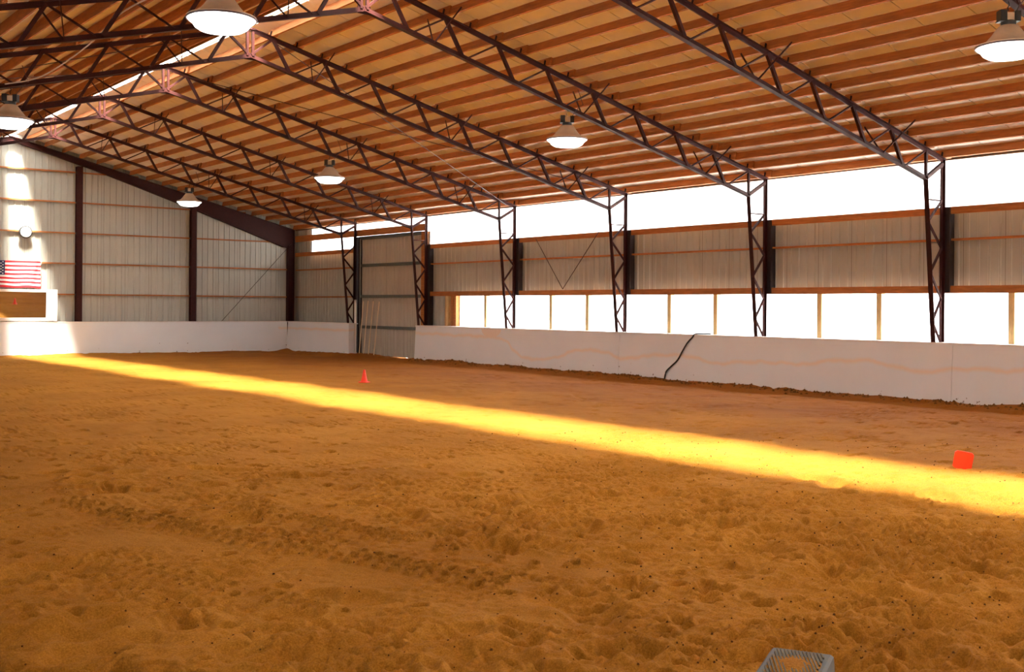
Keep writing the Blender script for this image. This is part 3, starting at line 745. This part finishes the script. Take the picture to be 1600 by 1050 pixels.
for r in range(9):
    for c in range(6 if r % 2 == 0 else 5):
        u = 0.4*((c*2 + 1 + (r % 2))/12); v = (7/13)*(r+1)/10
        cx_, cy_, cz_ = cloth(u, v)
        ring = [(cx_ + (0.034 if k % 2 == 0 else 0.014)*math.sin(k*math.pi/5), cy_-0.006, cz_ + (0.034 if k % 2 == 0 else 0.014)*math.cos(k*math.pi/5)) for k in range(10)]
        st.add([(cx_, cy_-0.006, cz_)] + ring, [(0, (k+1) % 10 + 1, k+1) for k in range(10)])
st.obj('stars', FWHITE, canton)
MB().tube([(FL-0.02, -0.03, 0.0), (FL+0.03, -0.05, -0.03), (FL+0.02, -0.05, -0.09), (FL-0.03, -0.04, -0.10)], 0.012).obj('tie', FWHITE, flag)

# riding mirror, leaning forward; aimed so that it shows the sand in front of the far cone
mc = Vector((10.26, YE-0.30, 1.83))
inc = (Vector((10.33, YE-0.3, 1.96)) - Vector((0, 0, EYE))).normalized()
outg = (Vector((13.95, 24.21, 0.15)) - Vector((10.33, YE-0.3, 1.96))).normalized()
nrm = (outg - inc).normalized()
mirror = thing('mirror', 'wide white framed mirror above the end wall kickboards, showing brown sand', 'mirror', mc)
rq = Vector((0, -1, 0)).rotation_difference(nrm); mirror.rotation_mode = 'QUATERNION'; mirror.rotation_quaternion = rq
HW, HH = 1.52, 0.57
MB().box(-1.14, 1.14, -0.012, 0.0, -0.46, 0.475).obj('mirror_glass', MIRROR, mirror)
for nm, b in (('frame_board', (-HW, HW, 0.475, HH)), ('frame_board', (-HW, HW, -HH, -0.46)), ('frame_board', (-HW, -1.14, -0.46, 0.475)), ('frame_board', (1.14, HW, -0.46, 0.475))):
    MB().box(b[0], b[1], -0.035, 0.02, b[2], b[3]).obj(nm, WHITE, mirror)
MB().box(-HW+0.03, HW-0.03, 0.021, 0.04, -HH+0.03, HH-0.03).obj('back_board', WOODX, mirror)

# ------------------------------------------------------------------ hose over the right kickboards
def kick_x(z): return W - 0.455 + 0.075*(z+0.25)/1.44
hp = [(W-0.02, 19.62, 1.243), (W-0.22, 19.74, 1.246), (W-0.375, 19.84, 1.238)] + [(kick_x(z_)-0.019, y_, z_) for y_, z_ in ((19.90, 1.16), (20.08, 1.0), (20.24, 0.78), (20.40, 0.55), (20.62, 0.38), (20.78, 0.24), (20.83, 0.03))]
tag(MB().tube(smooth_path(hp), 0.019, 8).obj('hose', RUBBER, smooth=True), 'black hose hanging over the white right hand kickboards', 'hose')

# ------------------------------------------------------------------ cones
def cone(label, loc, rot, h, base, r0=0.36, r1=0.10):
    t = thing('traffic_cone', label, 'cone', loc, rot, 'orange cones on the sand')
    b = base/2; k = b*0.78
    mb = MB(); pts = [(b,-k),(b,k),(k,b),(-k,b),(-b,k),(-b,-k),(-k,-b),(k,-b)]
    mb.add([(x,y,0) for x,y in pts]+[(x,y,0.016) for x,y in pts]+[(x*.94,y*.94,0.022) for x,y in pts],
           [tuple(range(8))[::-1]] + [(i,(i+1)%8,8+(i+1)%8,8+i) for i in range(8)] + [(8+i,8+(i+1)%8,16+(i+1)%8,16+i) for i in range(8)] + [tuple(range(16,24))])
    mb.obj('base', ORANGE, t)
    MB().lathe([(base*0.41,0.020),(base*0.37,0.035),(base*0.25,h*0.45),(base*0.13,h*0.93),(base*0.10,h),(base*0.07,h),(base*0.10,h*0.9)], 24, caps=False).obj('body', ORANGE, t, smooth=True)
    return t
cx, cyy = 13.95, 24.21
cone('orange cone standing upright on the sand before the tall door', (cx, cyy, ground_z(cx, cyy)-0.005), (0, 0, 0.4), 0.315, 0.225)
cx, cyy = 12.50, 7.42
cone('orange cone tipped over on its side beside the sunlit strip', (cx, cyy, ground_z(cx, cyy)+0.095), (math.radians(-84), math.radians(9), -math.radians(56)), 0.28, 0.215)

# ------------------------------------------------------------------ mounting block at the lower edge
zt = 0.42
A0 = Vector((3.904, 3.219)); B0 = Vector((4.067, 3.010))
ax = (B0-A0).normalized(); wdt = (B0-A0).length
lx = Vector((-0.875, -0.485)).normalized()
bl_ = thing('mounting_block', 'grey blue plastic mounting block with ribbed sandy tread at the bottom edge', 'mounting block',
            ((A0.x+B0.x)/2, (A0.y+B0.y)/2, ground_z(A0.x, A0.y)), (0, 0, math.atan2(-lx.y, -lx.x)))
# local: +x points away from the viewer (far edge at x=0), steps come towards -x
def flared(x0, x1, hw, z0, z1, fl):
    v = [(x0-fl,-hw-fl,z0),(x1+fl,-hw-fl,z0),(x1+fl,hw+fl,z0),(x0-fl,hw+fl,z0),(x0,-hw,z1-0.012),(x1,-hw,z1-0.012),(x1,hw,z1-0.012),(x0,hw,z1-0.012),
         (x0+.012,-hw+.012,z1),(x1-.012,-hw+.012,z1),(x1-.012,hw-.012,z1),(x0+.012,hw-.012,z1)]
    return MB().add(v, [(0,3,2,1),(0,1,5,4),(1,2,6,5),(2,3,7,6),(3,0,4,7),(4,5,9,8),(5,6,10,9),(6,7,11,10),(7,4,8,11),(8,9,10,11)])
gz = ground_z(A0.x, A0.y); ztop = zt - gz
hw = wdt/2
flared(-0.42, 0.0, hw, -0.03, ztop-0.006, 0.03).obj('top_step', BLUE, bl_)
flared(-0.84, -0.46, hw+0.02, -0.03, ztop*0.52, 0.03).obj('low_step', BLUE, bl_)
ddx, ddy = 0.965, 0.277            # the grip ribs run slightly askew over the tread
xa_, xb_, ya_, yb_ = -0.388, -0.032, -hw+0.030, hw-0.030
for i in range(26):
    y0_ = ya_ - 0.10 + 0.0155*i
    t0 = max(0.0, (ya_-y0_)/ddy); t1 = min((xb_-xa_)/ddx, (yb_-y0_)/ddy)
    if t1 - t0 < 0.03: continue
    MB().beam((xa_+ddx*t0, y0_+ddy*t0, ztop-0.004), (xa_+ddx*t1, y0_+ddy*t1, ztop-0.004), 0.007, 0.012).obj('tread_rib', DUSTY, bl_)
mb = MB()
vs_ = []; n = 12
for j in range(n+1):
    for i in range(n+1):
        u, v = i/n, j/n
        h = 0.016*max(0, math.sin(math.pi*u)*math.sin(math.pi*v) - 0.35 + 0.35*random.random())
        vs_.append((-0.40+0.34*u, -hw*0.85+1.7*hw*v, ztop-0.007+h))
mb.add(vs_, [(j*(n+1)+i, j*(n+1)+i+1, (j+1)*(n+1)+i+1, (j+1)*(n+1)+i) for j in range(n) for i in range(n)])
so_ = mb.obj('sand_on_tread', SAND, bl_, smooth=True)

# ------------------------------------------------------------------ loose clods on the sand
mb = MB()
for k in range(1500):
    d = 4.5*math.exp(random.random()*1.35); a = yaw + random.uniform(-0.5, 0.5)
    if random.random() < 0.5: a = yaw + random.uniform(0.05, 0.5)
    x, y = d*math.sin(a), d*math.cos(a)
    if x > 20.6 or (2.6 < x < 4.4 and 2.4 < y < 3.6): continue
    r = random.uniform(0.003, 0.0075)*(1+0.04*d); z = ground_z(x, y)
    th = random.uniform(0, 6.28)
    ring = [(x + r*random.uniform(.7,1.3)*math.cos(th+q*1.2566), y + r*random.uniform(.7,1.3)*math.sin(th+q*1.2566), z-0.003) for q in range(5)]
    top_ = [(x + (px-x)*0.6 + r*random.uniform(-.15,.15), y + (py-y)*0.6, z + r*random.uniform(.5,1.0)) for px, py, _ in ring]
    mb.add(ring+top_, [(q, (q+1) % 5, 5+(q+1) % 5, 5+q) for q in range(5)] + [(5,6,7,8,9)])
for k in range(700):           # clods against the boards
    y = random.uniform(10.5, 33); x = W - 0.48 - abs(random.gauss(0, 0.16)); r = random.uniform(0.015, 0.045); z = ground_z(x, y); th = random.uniform(0, 6.28)
    ring = [(x + r*random.uniform(.7,1.3)*math.cos(th+q*1.2566), y + r*random.uniform(.7,1.3)*math.sin(th+q*1.2566), z-0.005) for q in range(5)]
    mb.add(ring+[(x, y, z + r*random.uniform(.6,1.1))], [(q, (q+1) % 5, 5) for q in range(5)])
cl = mb.obj('clods', CLOD); cl['kind'] = 'stuff'; tag(cl, 'dark damp clods of soil scattered over the brown sand', 'clods')
